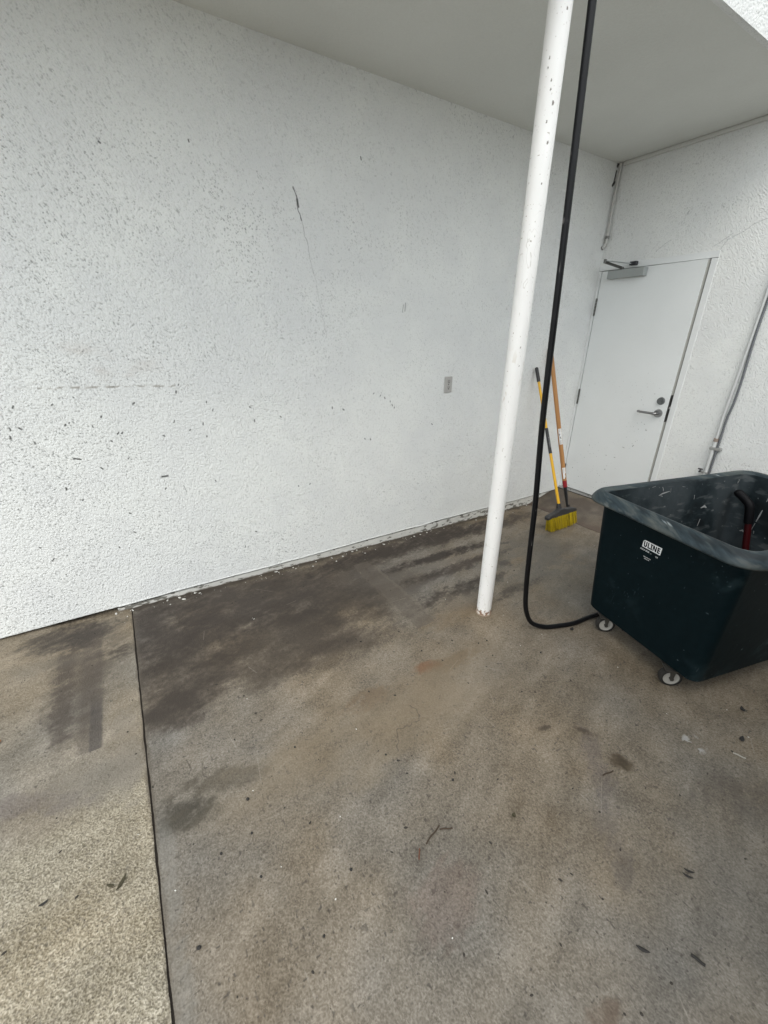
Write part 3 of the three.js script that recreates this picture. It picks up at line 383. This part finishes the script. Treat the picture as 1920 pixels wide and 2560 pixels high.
// ---------------------------------------------------------------- wooden handled garden tool
{
  const Q = [-0.404, -0.088, 0.428], T = [-0.592, 1.535, 0.03], L = (t) => lerp3(Q, T, t).map((v, i) => v - Q[i]), o = thing('garden_hoe', 'wooden handled garden tool with red band and black socket behind the broom', 'garden tool', Q);
  const [wm] = surfTex(64, 1024, 0, 1, 0, 1.2, (a, b, c) => { const g = fbm(a * 5, b * 3, 3) - 0.5, f = fbm(a * 40, b * 9, 3) - 0.5; c[0] = 0.68 + g * 0.12 + f * 0.1; c[1] = 0.485 + g * 0.11 + f * 0.1; c[2] = 0.285 + g * 0.07 + f * 0.07; c[3] = 0.5; });
  mesh('handle', mergeGeometries([rod(L(0.205), L(0.98), 0.0215, 0.0195, 20), new THREE.SphereGeometry(0.0195, 16, 10).translate(...L(0.98))]), mat({ map: wm, roughness: 0.5 }), o);
  mesh('red_band', rod(L(0.168), L(0.21), 0.0212, 0.0222, 20), mat({ color: lin(0.28, 0.012, 0.022), roughness: 0.4 }), o);
  mesh('socket', rod(L(0.04), L(0.172), 0.01, 0.0205, 20), mat({ color: lin(0.012, 0.012, 0.013), roughness: 0.4 }), o);
  mesh('blade', rbox(-0.014, 0.01, 0.0, 0.09, -0.008, 0.0, 0.002), mat({ color: lin(0.05, 0.05, 0.05), roughness: 0.5, metalness: 0.7 }), o);
  const d = V(...L(1)).normalize(), sticker = (t0, t1, draw, start, len) => { const k = document.createElement('canvas'); k.width = 64; k.height = 256; const x = k.getContext('2d'); x.fillStyle = '#e4e4e2'; x.fillRect(0, 0, 64, 256); draw(x); const t = new THREE.CanvasTexture(k); t.colorSpace = THREE.SRGBColorSpace; const a = L(t0), b = L(t1), g = new THREE.CylinderGeometry(0.0218, 0.0222, V(...b).distanceTo(V(...a)), 14, 1, true, start, len).applyQuaternion(new THREE.Quaternion().setFromUnitVectors(V(0, 1, 0), d)).translate(...lerp3(a, b, 0.5)); mesh('sticker', g, mat({ map: t, roughness: 0.6, side: THREE.DoubleSide }), o); };
  sticker(0.435, 0.53, (x) => { x.fillStyle = '#222'; x.font = 'bold 50px sans-serif'; x.save(); x.translate(32, 128); x.rotate(-0.15); x.fillText('F', -22, -16); x.fillText('X', -22, 34); x.restore(); x.fillStyle = '#999'; for (let i = 0; i < 5; i++) x.fillRect(8, 10 + i * 10, 40 - (i % 2) * 14, 4); for (let i = 0; i < 7; i++) x.fillRect(8, 186 + i * 10, 44 - (i % 3) * 9, 4); }, -1.35, 1.5);
  sticker(0.222, 0.292, (x) => { x.fillStyle = '#7a5a35'; x.beginPath(); x.moveTo(64, 120); x.lineTo(40, 150); x.lineTo(52, 200); x.lineTo(30, 256); x.lineTo(64, 256); x.fill(); x.fillStyle = '#aaa'; for (let i = 0; i < 8; i++) x.fillRect(10, 20 + i * 14, 34, 4); }, -1.35, 1.4);
}

// ---------------------------------------------------------------- plastic cart on casters
const CT = -0.235, CP = [-1.393, -0.108, 2.081];
{
  const o = thing('plastic_cart', 'large dark green plastic box cart on small casters with white lettering', 'cart', CP, CT);
  const NC = 9;
  function ring(a, b, y, r) { const pts = []; for (const [sx, sz, a0] of [[1, 1, 0], [-1, 1, 1], [-1, -1, 2], [1, -1, 3]]) for (let i = 0; i < NC; i++) { const t = (a0 + i / (NC - 1)) * Math.PI / 2; pts.push([sx * (a - r) + Math.cos(t) * r, y, sz * (b - r) + Math.sin(t) * r]); } return pts; }
  function loft(secs, capEnd) { // secs: [a, b, y, r]
    const n = NC * 4, pos = [], idx = [], uv = []; let v = 0;
    secs.forEach(([a, b, y, r], k) => { if (k) { const q = secs[k - 1]; v += Math.hypot(a - q[0], y - q[2]); } const R = ring(a, b, y, r); let u = 0; for (let i = 0; i <= n; i++) { const p = R[i % n]; if (i) { const q = R[i - 1]; u += Math.hypot(p[0] - q[0], p[2] - q[2]); } pos.push(...p); uv.push(u, v); } });
    for (let k = 0; k + 1 < secs.length; k++) for (let i = 0; i < n; i++) { const a = k * (n + 1) + i, b = a + 1, c = a + n + 1, d = c + 1; idx.push(a, c, b, b, c, d); }
    if (capEnd) for (const [k, flip] of capEnd) { const c = pos.length / 3; pos.push(0, secs[k][2], 0); uv.push(0, 0); for (let i = 0; i < n; i++) { const a = k * (n + 1) + i, b = a + 1; flip ? idx.push(c, b, a) : idx.push(c, a, b); } }
    const g = new THREE.BufferGeometry(); g.setAttribute('position', new THREE.Float32BufferAttribute(pos, 3)); g.setAttribute('uv', new THREE.Float32BufferAttribute(uv, 2)); g.setIndex(idx); g.computeVertexNormals(); return g;
  }
  const [tm, tb] = surfTex(1024, 512, 0, 4, 0, 2, (u, v, c) => {
    const n = fbm(u * 3, v * 3, 4), f = fbm(u * 40, v * 40, 3), s = fbm(u * 14 + 5, v * 14, 4), sc = vn(u * 160, v * 50), spk = vn(u * 90 + 3, v * 90);
    c[0] = 0.03 + (f - 0.5) * 0.02; c[1] = 0.085 + (f - 0.5) * 0.025; c[2] = 0.1 + (f - 0.5) * 0.025; c[3] = 0.5 + (f - 0.5) * 0.4;
    mixc(c, [0.2, 0.24, 0.25], sm(0.5, 0.72, n) * sm(0.45, 0.7, s) * 0.5); mixc(c, [0.33, 0.36, 0.37], sm(0.55, 0.7, n) * sm(0.86, 0.97, sc) * 0.6); mixc(c, [0.6, 0.62, 0.62], sm(0.965, 0.99, spk) * 0.7);
  });
  tm.repeat.set(0.25, 0.5); tb.repeat.set(0.25, 0.5);
  const plastic = phys({ map: tm, bumpMap: tb, bumpScale: 0.0012, roughness: 0.55, specularIntensity: 0.18 });
  const [im, ib] = surfTex(1024, 512, 0, 4, 0, 2, (u, v, c) => { // scuffed, dirty inside
    const n = fbm(u * 4 + 9, v * 4, 4), f = fbm(u * 40, v * 40, 3), sc = fbm(u * 12, v * 40, 4), spk = vn(u * 60 + 3, v * 60);
    c[0] = 0.12 + (f - 0.5) * 0.06; c[1] = 0.155 + (f - 0.5) * 0.06; c[2] = 0.17 + (f - 0.5) * 0.06; c[3] = 0.5 + (f - 0.5) * 0.6;
    mixc(c, [0.3, 0.32, 0.33], sm(0.45, 0.7, n) * 0.6); mixc(c, [0.4, 0.41, 0.41], sm(0.6, 0.75, sc) * 0.5); mixc(c, [0.06, 0.08, 0.09], sm(0.42, 0.28, n) * 0.7); mixc(c, [0.7, 0.7, 0.69], sm(0.955, 0.985, spk) * 0.8);
  });
  im.repeat.set(0.25, 0.5); ib.repeat.set(0.25, 0.5);
  const inside = phys({ map: im, bumpMap: ib, bumpScale: 0.0015, roughness: 0.6, specularIntensity: 0.5 });
  mesh('tub', loft([[0.535, 0.332, 0.125, 0.04], [0.556, 0.353, 0.128, 0.05], [0.565, 0.362, 0.14, 0.055], [0.59, 0.381, 0.49, 0.06], [0.615, 0.398, 0.852, 0.065]], [[0, false]]), plastic, o);
  mesh('tub_lining', loft([[0.607, 0.388, 0.9, 0.06], [0.58, 0.37, 0.5, 0.06], [0.558, 0.352, 0.17, 0.06], [0.545, 0.34, 0.155, 0.05]], [[3, true]]), inside, o);
  const [rm, rb] = surfTex(1024, 128, 0, 4, 0, 0.5, (u, v, c) => {
    const n = fbm(u * 5, v * 12, 4), f = fbm(u * 60, v * 60, 3), sc = fbm(u * 24, v * 44, 4), w = vn(u * 7 + 3, v * 20);
    c[0] = 0.17 + (f - 0.5) * 0.12; c[1] = 0.215 + (f - 0.5) * 0.12; c[2] = 0.235 + (f - 0.5) * 0.12; c[3] = 0.5 + (f - 0.5) * 0.8;
    mixc(c, [0.33, 0.345, 0.33], sm(0.45, 0.68, n) * 0.7); mixc(c, [0.38, 0.385, 0.365], sm(0.55, 0.75, sc) * 0.5); mixc(c, [0.08, 0.1, 0.11], sm(0.42, 0.3, n) * 0.5); mixc(c, [0.72, 0.74, 0.74], sm(0.62, 0.7, fbm(u * 30, v * 30, 3)) * sm(0.8, 0.95, w) * 0.8);
  });
  rm.repeat.set(0.25, 2); rb.repeat.set(0.25, 2);
  mesh('rim', loft([[0.605, 0.387, 0.868, 0.06], [0.616, 0.399, 0.85, 0.065], [0.665, 0.442, 0.852, 0.1], [0.684, 0.459, 0.856, 0.115], [0.688, 0.463, 0.864, 0.118], [0.684, 0.459, 0.876, 0.115], [0.672, 0.448, 0.895, 0.105], [0.655, 0.432, 0.912, 0.095], [0.638, 0.416, 0.918, 0.085], [0.622, 0.401, 0.914, 0.075], [0.61, 0.39, 0.9, 0.065], [0.605, 0.387, 0.868, 0.06]]), phys({ map: rm, bumpMap: rb, bumpScale: 0.0015, roughness: 0.55, specularIntensity: 0.6 }), o);
  // printed lettering on the end face
  {
    const k = document.createElement('canvas'); k.width = 1024; k.height = 1024; const x = k.getContext('2d'); // z -0.085..0.045, y 0.63..0.76
    const X = (z) => (z + 0.085) / 0.13 * 1024, Y = (y) => (0.76 - y) / 0.13 * 1024;
    x.fillStyle = '#000'; x.fillRect(0, 0, 1024, 1024); x.fillStyle = '#fff';
    x.beginPath(); x.moveTo(X(-0.073), Y(0.705)); x.lineTo(X(-0.071), Y(0.735)); x.quadraticCurveTo(X(-0.069), Y(0.747), X(-0.055), Y(0.747)); x.lineTo(X(0.037), Y(0.747)); x.lineTo(X(0.034), Y(0.704)); x.closePath(); x.fill();
    x.fillStyle = '#000'; x.font = 'bold 300px sans-serif'; x.save(); x.translate(X(-0.068), Y(0.7105)); const w = x.measureText('ULINE').width; x.scale((X(0.03) - X(-0.068)) / w, 1.1); x.lineWidth = 16; x.strokeStyle = '#000'; x.strokeText('ULINE', 0, 0); x.fillText('ULINE', 0, 0); x.restore();
    x.fillStyle = '#fff'; x.font = 'bold 92px sans-serif'; x.save(); x.translate(X(-0.08), Y(0.6865)); x.scale(0.98, 1); x.fillText('POLY BOX', 0, 0); x.restore(); x.font = 'bold 40px sans-serif'; x.fillText('TR', X(-0.019), Y(0.686)); x.font = 'bold 86px sans-serif'; x.fillText('CK', X(0.012), Y(0.6815));
    x.font = '600 52px sans-serif'; x.fillText('1-800-295-5510', X(-0.056), Y(0.6525)); x.fillText('uline.com', X(-0.047), Y(0.643));
    const t = new THREE.CanvasTexture(k); const col = mat({ color: lin(0.72, 0.74, 0.74), alphaMap: t, transparent: true, roughness: 0.6 });
    const fx = (y) => -0.565 - (y - 0.14) * (0.05 / 0.712) - 0.0012, g = new THREE.BufferGeometry();
    g.setAttribute('position', new THREE.Float32BufferAttribute([fx(0.63), 0.63, -0.085, fx(0.63), 0.63, 0.045, fx(0.76), 0.76, 0.045, fx(0.76), 0.76, -0.085], 3)); g.setAttribute('uv', new THREE.Float32BufferAttribute([0, 0, 1, 0, 1, 1, 0, 1], 2)); g.setIndex([0, 1, 2, 0, 2, 3]); g.computeVertexNormals();
    const l = mesh('printed_lettering', g, col, o); l.userData.label = 'white printed lettering on the end of the tub';
  }
  // paint smears left inside the tub
  {
    const gs = [], far = (y) => -(0.352 + (y - 0.17) * (0.036 / 0.73)) + 0.0015, end = (y) => 0.558 + (y - 0.17) * (0.049 / 0.73) - 0.0015;
    const strip = (p, w, f) => { const pos = [], idx = []; p.forEach(([s, y], i) => { const k = w * (i === 0 || i === p.length - 1 ? 0.25 : 0.5 + rnd() * 0.4); const q = p[Math.min(i + 1, p.length - 1)], r = p[Math.max(i - 1, 0)]; const dx = q[0] - r[0], dy = q[1] - r[1], l = Math.hypot(dx, dy) || 1; for (const e of [-1, 1]) { const a = s - e * dy / l * k, b = y + e * dx / l * k; pos.push(...f(a, b)); } if (i) idx.push(2 * i - 2, 2 * i - 1, 2 * i, 2 * i, 2 * i - 1, 2 * i + 1); }); const g = new THREE.BufferGeometry(); g.setAttribute('position', new THREE.Float32BufferAttribute(pos, 3)); g.setIndex(idx); g.computeVertexNormals(); gs.push(g); };
    const F = (s, y) => [s, y, far(y)], E = (s, y) => [end(y), y, s];
    strip([[-0.15, 0.885], [-0.14, 0.87], [-0.135, 0.855]], 0.004, F); strip([[-0.165, 0.83], [-0.14, 0.84], [-0.11, 0.845], [-0.08, 0.85]], 0.006, F); strip([[-0.075, 0.87], [-0.07, 0.84]], 0.003, F); strip([[-0.15, 0.828], [-0.13, 0.822]], 0.006, F);
    strip([[0.15, 0.8], [0.155, 0.77]], 0.006, F); strip([[0.24, 0.7], [0.27, 0.71], [0.295, 0.695]], 0.01, F); strip([[0.255, 0.57], [0.265, 0.62]], 0.012, F); strip([[0.02, 0.87], [0.045, 0.865]], 0.003, F); strip([[-0.235, 0.89], [-0.21, 0.895]], 0.004, F);
    strip([[0.525, 0.86], [0.53, 0.84], [0.54, 0.87]], 0.005, F);
    strip([[-0.226, 0.701], [-0.229, 0.66], [-0.233, 0.615]], 0.008, E); strip([[-0.234, 0.605], [-0.239, 0.555]], 0.008, E); strip([[-0.239, 0.54], [-0.24, 0.507]], 0.005, E); strip([[-0.222, 0.8], [-0.224, 0.76]], 0.009, E);
    strip([[-0.3, 0.52], [-0.285, 0.53], [-0.27, 0.52]], 0.008, E); strip([[-0.27, 0.5], [-0.262, 0.51]], 0.008, E);
    const pmm = mat({ color: lin(0.33, 0.34, 0.34), roughness: 0.7, side: THREE.DoubleSide }); for (const g of gs) mesh('paint_smear', g, pmm, o);
  }
  const rub = phys({ color: lin(0.03, 0.028, 0.025), roughness: 0.85, specularIntensity: 0.4 }), hubm = mat({ color: lin(0.36, 0.345, 0.31), roughness: 0.55 }), zinc = mat({ color: lin(0.1, 0.095, 0.085), roughness: 0.5, metalness: 0.7 });
  for (const [x, z, tw] of [[-0.52, -0.23, 1.08], [-0.53, 0.228, 1.02], [0.51, -0.235, 1.2], [0.51, 0.245, 2.2]]) {
    const c = part('caster', o, x, 0, z); c.rotation.y = tw; const R = 0.055; // axle along local x
    mesh('tyre', new THREE.LatheGeometry([[0.040, -0.019], [0.049, -0.0195], [0.0535, -0.016], [R, -0.008], [R, 0.008], [0.0535, 0.016], [0.049, 0.0195], [0.040, 0.019]].map((p) => new THREE.Vector2(...p)), 40).rotateZ(Math.PI / 2).translate(0, R, 0), rub, c);
    mesh('hub', mergeGeometries([new THREE.LatheGeometry([[0.0001, -0.013], [0.015, -0.014], [0.03, -0.0125], [0.036, -0.017], [0.041, -0.019], [0.041, 0.019], [0.036, 0.017], [0.03, 0.0125], [0.015, 0.014], [0.0001, 0.013]].map((p) => new THREE.Vector2(...p)), 40).rotateZ(Math.PI / 2).translate(0, R, 0)]), hubm, c);
    mesh('axle_bolt', new THREE.CylinderGeometry(0.011, 0.011, 0.056, 6).rotateZ(Math.PI / 2).translate(0, R, 0), zinc, c);
    mesh('fork', mergeGeometries([...[-1, 1].map((s) => { const f = new THREE.Shape([[-0.007, R + 0.006], [0.007, R + 0.006], [0.022, 0.114], [-0.012, 0.114]].map((p) => new THREE.Vector2(...p))); return new THREE.ExtrudeGeometry(f, { depth: 0.003, bevelEnabled: false }).rotateY(Math.PI / 2).translate(s * 0.0235 - 0.0015, 0, 0); }), box(-0.026, 0.026, 0.113, 0.118, -0.032, 0.024).toNonIndexed(), box(-0.045, 0.045, 0.1185, 0.1245, -0.05, 0.05).toNonIndexed()].map((g) => g.index ? g.toNonIndexed() : g)), zinc, c);
  }
}
// tool standing in the cart
{
  const W = (l) => { const c = Math.cos(CT), s = Math.sin(CT); return [CP[0] + c * l[0] + s * l[2], CP[1] + l[1], CP[2] - s * l[0] + c * l[2]]; };
  const b = W([0.5, 0.158, -0.12]), R = (l) => W(l).map((v, i) => v - b[i]);
  const o = thing('red_handled_tool', 'red handled tool with bent black grip standing inside the plastic cart', 'hand tool', b);
  mesh('shaft', rod(R([0.5, 0.17, -0.125]), R([0.5, 0.66, -0.235]), 0.019), mat({ color: lin(0.04, 0.001, 0.002), roughness: 0.4 }), o);
  mesh('grip', mergeGeometries([tube([R([0.5, 0.62, -0.226]), R([0.5, 0.7, -0.245]), R([0.5, 0.735, -0.258]), R([0.5, 0.765, -0.295]), R([0.5, 0.788, -0.34])], 0.025, 40, 16), new THREE.SphereGeometry(0.025, 16, 12).translate(...R([0.5, 0.788, -0.34]))]), phys({ color: lin(0.004, 0.004, 0.005), roughness: 0.55, specularIntensity: 0.3 }), o);
  mesh('foot', rbox(-0.035, 0.035, 0.0, 0.03, -0.025, 0.025, 0.008), mat({ color: lin(0.05, 0.05, 0.05), roughness: 0.5, metalness: 0.6 }), o);
}

// ---------------------------------------------------------------- litter on the paving
{
  const twigM = mat({ color: lin(0.05, 0.033, 0.02), roughness: 0.9 }), leafM = mat({ color: lin(0.045, 0.038, 0.018), roughness: 0.85 }), stoneM = mat({ color: lin(0.02, 0.018, 0.016), roughness: 0.8 });
  const twig = (x, z, l, an, label, m = twigM, r = 0.0025) => { const y = floorY(x) + r * 0.8, c = Math.cos(an) * l / 2, s = Math.sin(an) * l / 2, g = tube([[-c, 0, -s], [-c * 0.3 + s * 0.05, 0.001, -s * 0.3 - c * 0.05], [c * 0.4, 0, s * 0.4 + c * 0.03], [c, 0.001, s]], r, 14, 6); const o = mesh('twig', g, m); o.position.set(x, y, z); tag(o, label, 'twig', 'twigs on the concrete'); };
  twig(-3.52, 2.11, 0.085, -0.3, 'longer of the two crossed dark twigs on the middle of the main slab'); twig(-3.465, 2.12, 0.05, 0.45, 'short dark twig touching the longer twig on the main slab'); twig(-3.6, 2.135, 0.035, -0.9, 'thin reddish twig lying below the two crossed twigs', mat({ color: lin(0.12, 0.045, 0.025), roughness: 0.9 }));
  twig(-2.73, 2.31, 0.06, 0.2, 'thin curved twig beside the brown oil stain'); twig(-3.05, 2.79, 0.035, 1.3, 'dark twig lying alone near the bottom right corner of the photograph', stoneM, 0.004); twig(-2.14, 2.57, 0.045, 1.2, 'pale broken twig near the right edge below the cart', mat({ color: lin(0.4, 0.38, 0.33), roughness: 0.9 }), 0.003);
  const leaf = (x, z, l, w, an, label, m = leafM) => { const g = new THREE.SphereGeometry(1, 12, 8), p = g.attributes.position; for (let i = 0; i < p.count; i++) { const a = p.getX(i), b = p.getY(i), c = p.getZ(i), k = (1 - a * a * 0.55); p.setXYZ(i, a * l / 2, 0.004 + b * 0.0025 + a * a * 0.006, c * w / 2 * k); } g.computeVertexNormals(); g.rotateY(an); const o = mesh('dry_leaf', g, m); o.position.set(x, floorY(x), z); tag(o, label, 'leaf', 'dead leaves on the concrete'); };
  leaf(-4.5, 1.69, 0.05, 0.013, 0.9, 'folded olive leaf on the left slab beside the joint'); leaf(-4.53, 1.682, 0.03, 0.009, -0.6, 'small brown leaf scrap next to the folded olive leaf'); leaf(-4.71, 1.63, 0.028, 0.009, 0.2, 'blackish leaf scrap on the left slab', stoneM); leaf(-4.945, 0.84, 0.035, 0.03, 0.3, 'orange brown leaf at the left edge of the photograph', mat({ color: lin(0.22, 0.09, 0.03), roughness: 0.8 }));
  leaf(-3.21, 2.22, 0.02, 0.016, 0.4, 'round olive leaf scrap in the middle of the main slab'); leaf(-3.17, 2.69, 0.04, 0.012, -1, 'dark pointed leaf near the bottom of the photograph', stoneM); leaf(-2.845, 2.67, 0.035, 0.008, -1.1, 'left one of two parallel dark leaf blades', stoneM); leaf(-2.825, 2.665, 0.035, 0.008, -1, 'right one of two parallel dark leaf blades', stoneM);
  leaf(-2.03, 2.54, 0.04, 0.02, 0.2, 'dark grey leaf near the right edge below the cart', stoneM); leaf(-1.82, 2.47, 0.035, 0.022, 0.8, 'dark grey leaf just below the cart at the right edge', stoneM); leaf(-2.02, 1.63, 0.035, 0.022, 0.3, 'dark chip lying next to the black hose on the floor', stoneM);
  const pe = new THREE.DodecahedronGeometry(1, 0);
  [[-3.5, 1.75], [-4.07, 1.63], [-4.09, 1.76], [-4.2, 1.77], [-4.1, 1.91], [-3.83, 2.05], [-4.31, 1.99], [-3.98, 2.16], [-3.32, 1.99], [-2.84, 1.3], [-2.57, 1.43], [-2.97, 1.3], [-3.24, 1.05], [-2.37, 1.67], [-3.83, 1.51], [-2.99, 1.09]].forEach(([x, z], i) => { const r = 0.0035 + rnd() * 0.003, o = mesh('pebble', pe, stoneM); o.position.set(x, floorY(x) + r * 0.5, z); o.scale.set(r * 1.2, r * 0.7, r); o.rotation.y = rnd() * 6; tag(o, 'tiny black pebble lying on the main slab', 'pebble', 'black pebbles on the main slab'); });
  const grit = (name, n, col, label, place) => { const im = new THREE.InstancedMesh(pe, mat({ color: col, roughness: 0.9 }), n), M = new THREE.Matrix4(), q = new THREE.Quaternion(); for (let i = 0; i < n; i++) { const [x, z, r] = place(); q.setFromAxisAngle(V(0, 1, 0), rnd() * 6); M.compose(V(x, floorY(x) + r * 0.3, z), q, V(r * (1 + rnd() * 1.2), r * 0.6, r)); im.setMatrixAt(i, M); } im.name = name; im.castShadow = im.receiveShadow = true; im.userData = { kind: 'stuff', label, category: 'debris' }; scene.add(im); };
  grit('dark_grit', 650, lin(0.035, 0.03, 0.024), 'dark grit and leaf crumbs scattered over the concrete', () => [-5.2 + rnd() * 4.6, 0.15 + rnd() * 3, 0.0012 + rnd() ** 3 * 0.0032]);
  grit('paint_flakes', 130, lin(0.62, 0.61, 0.57), 'white paint flakes along the foot of the long wall', () => { const x = -4.5 + rnd() * 4; const w = rnd() < 0.8; return [x, w ? 0.01 + rnd() ** 2 * 0.09 : 0.1 + rnd() * 2.6, w ? 0.0015 + rnd() ** 3 * 0.006 : 0.0012 + rnd() * 0.0015]; });
}

renderer.render(scene, camera);
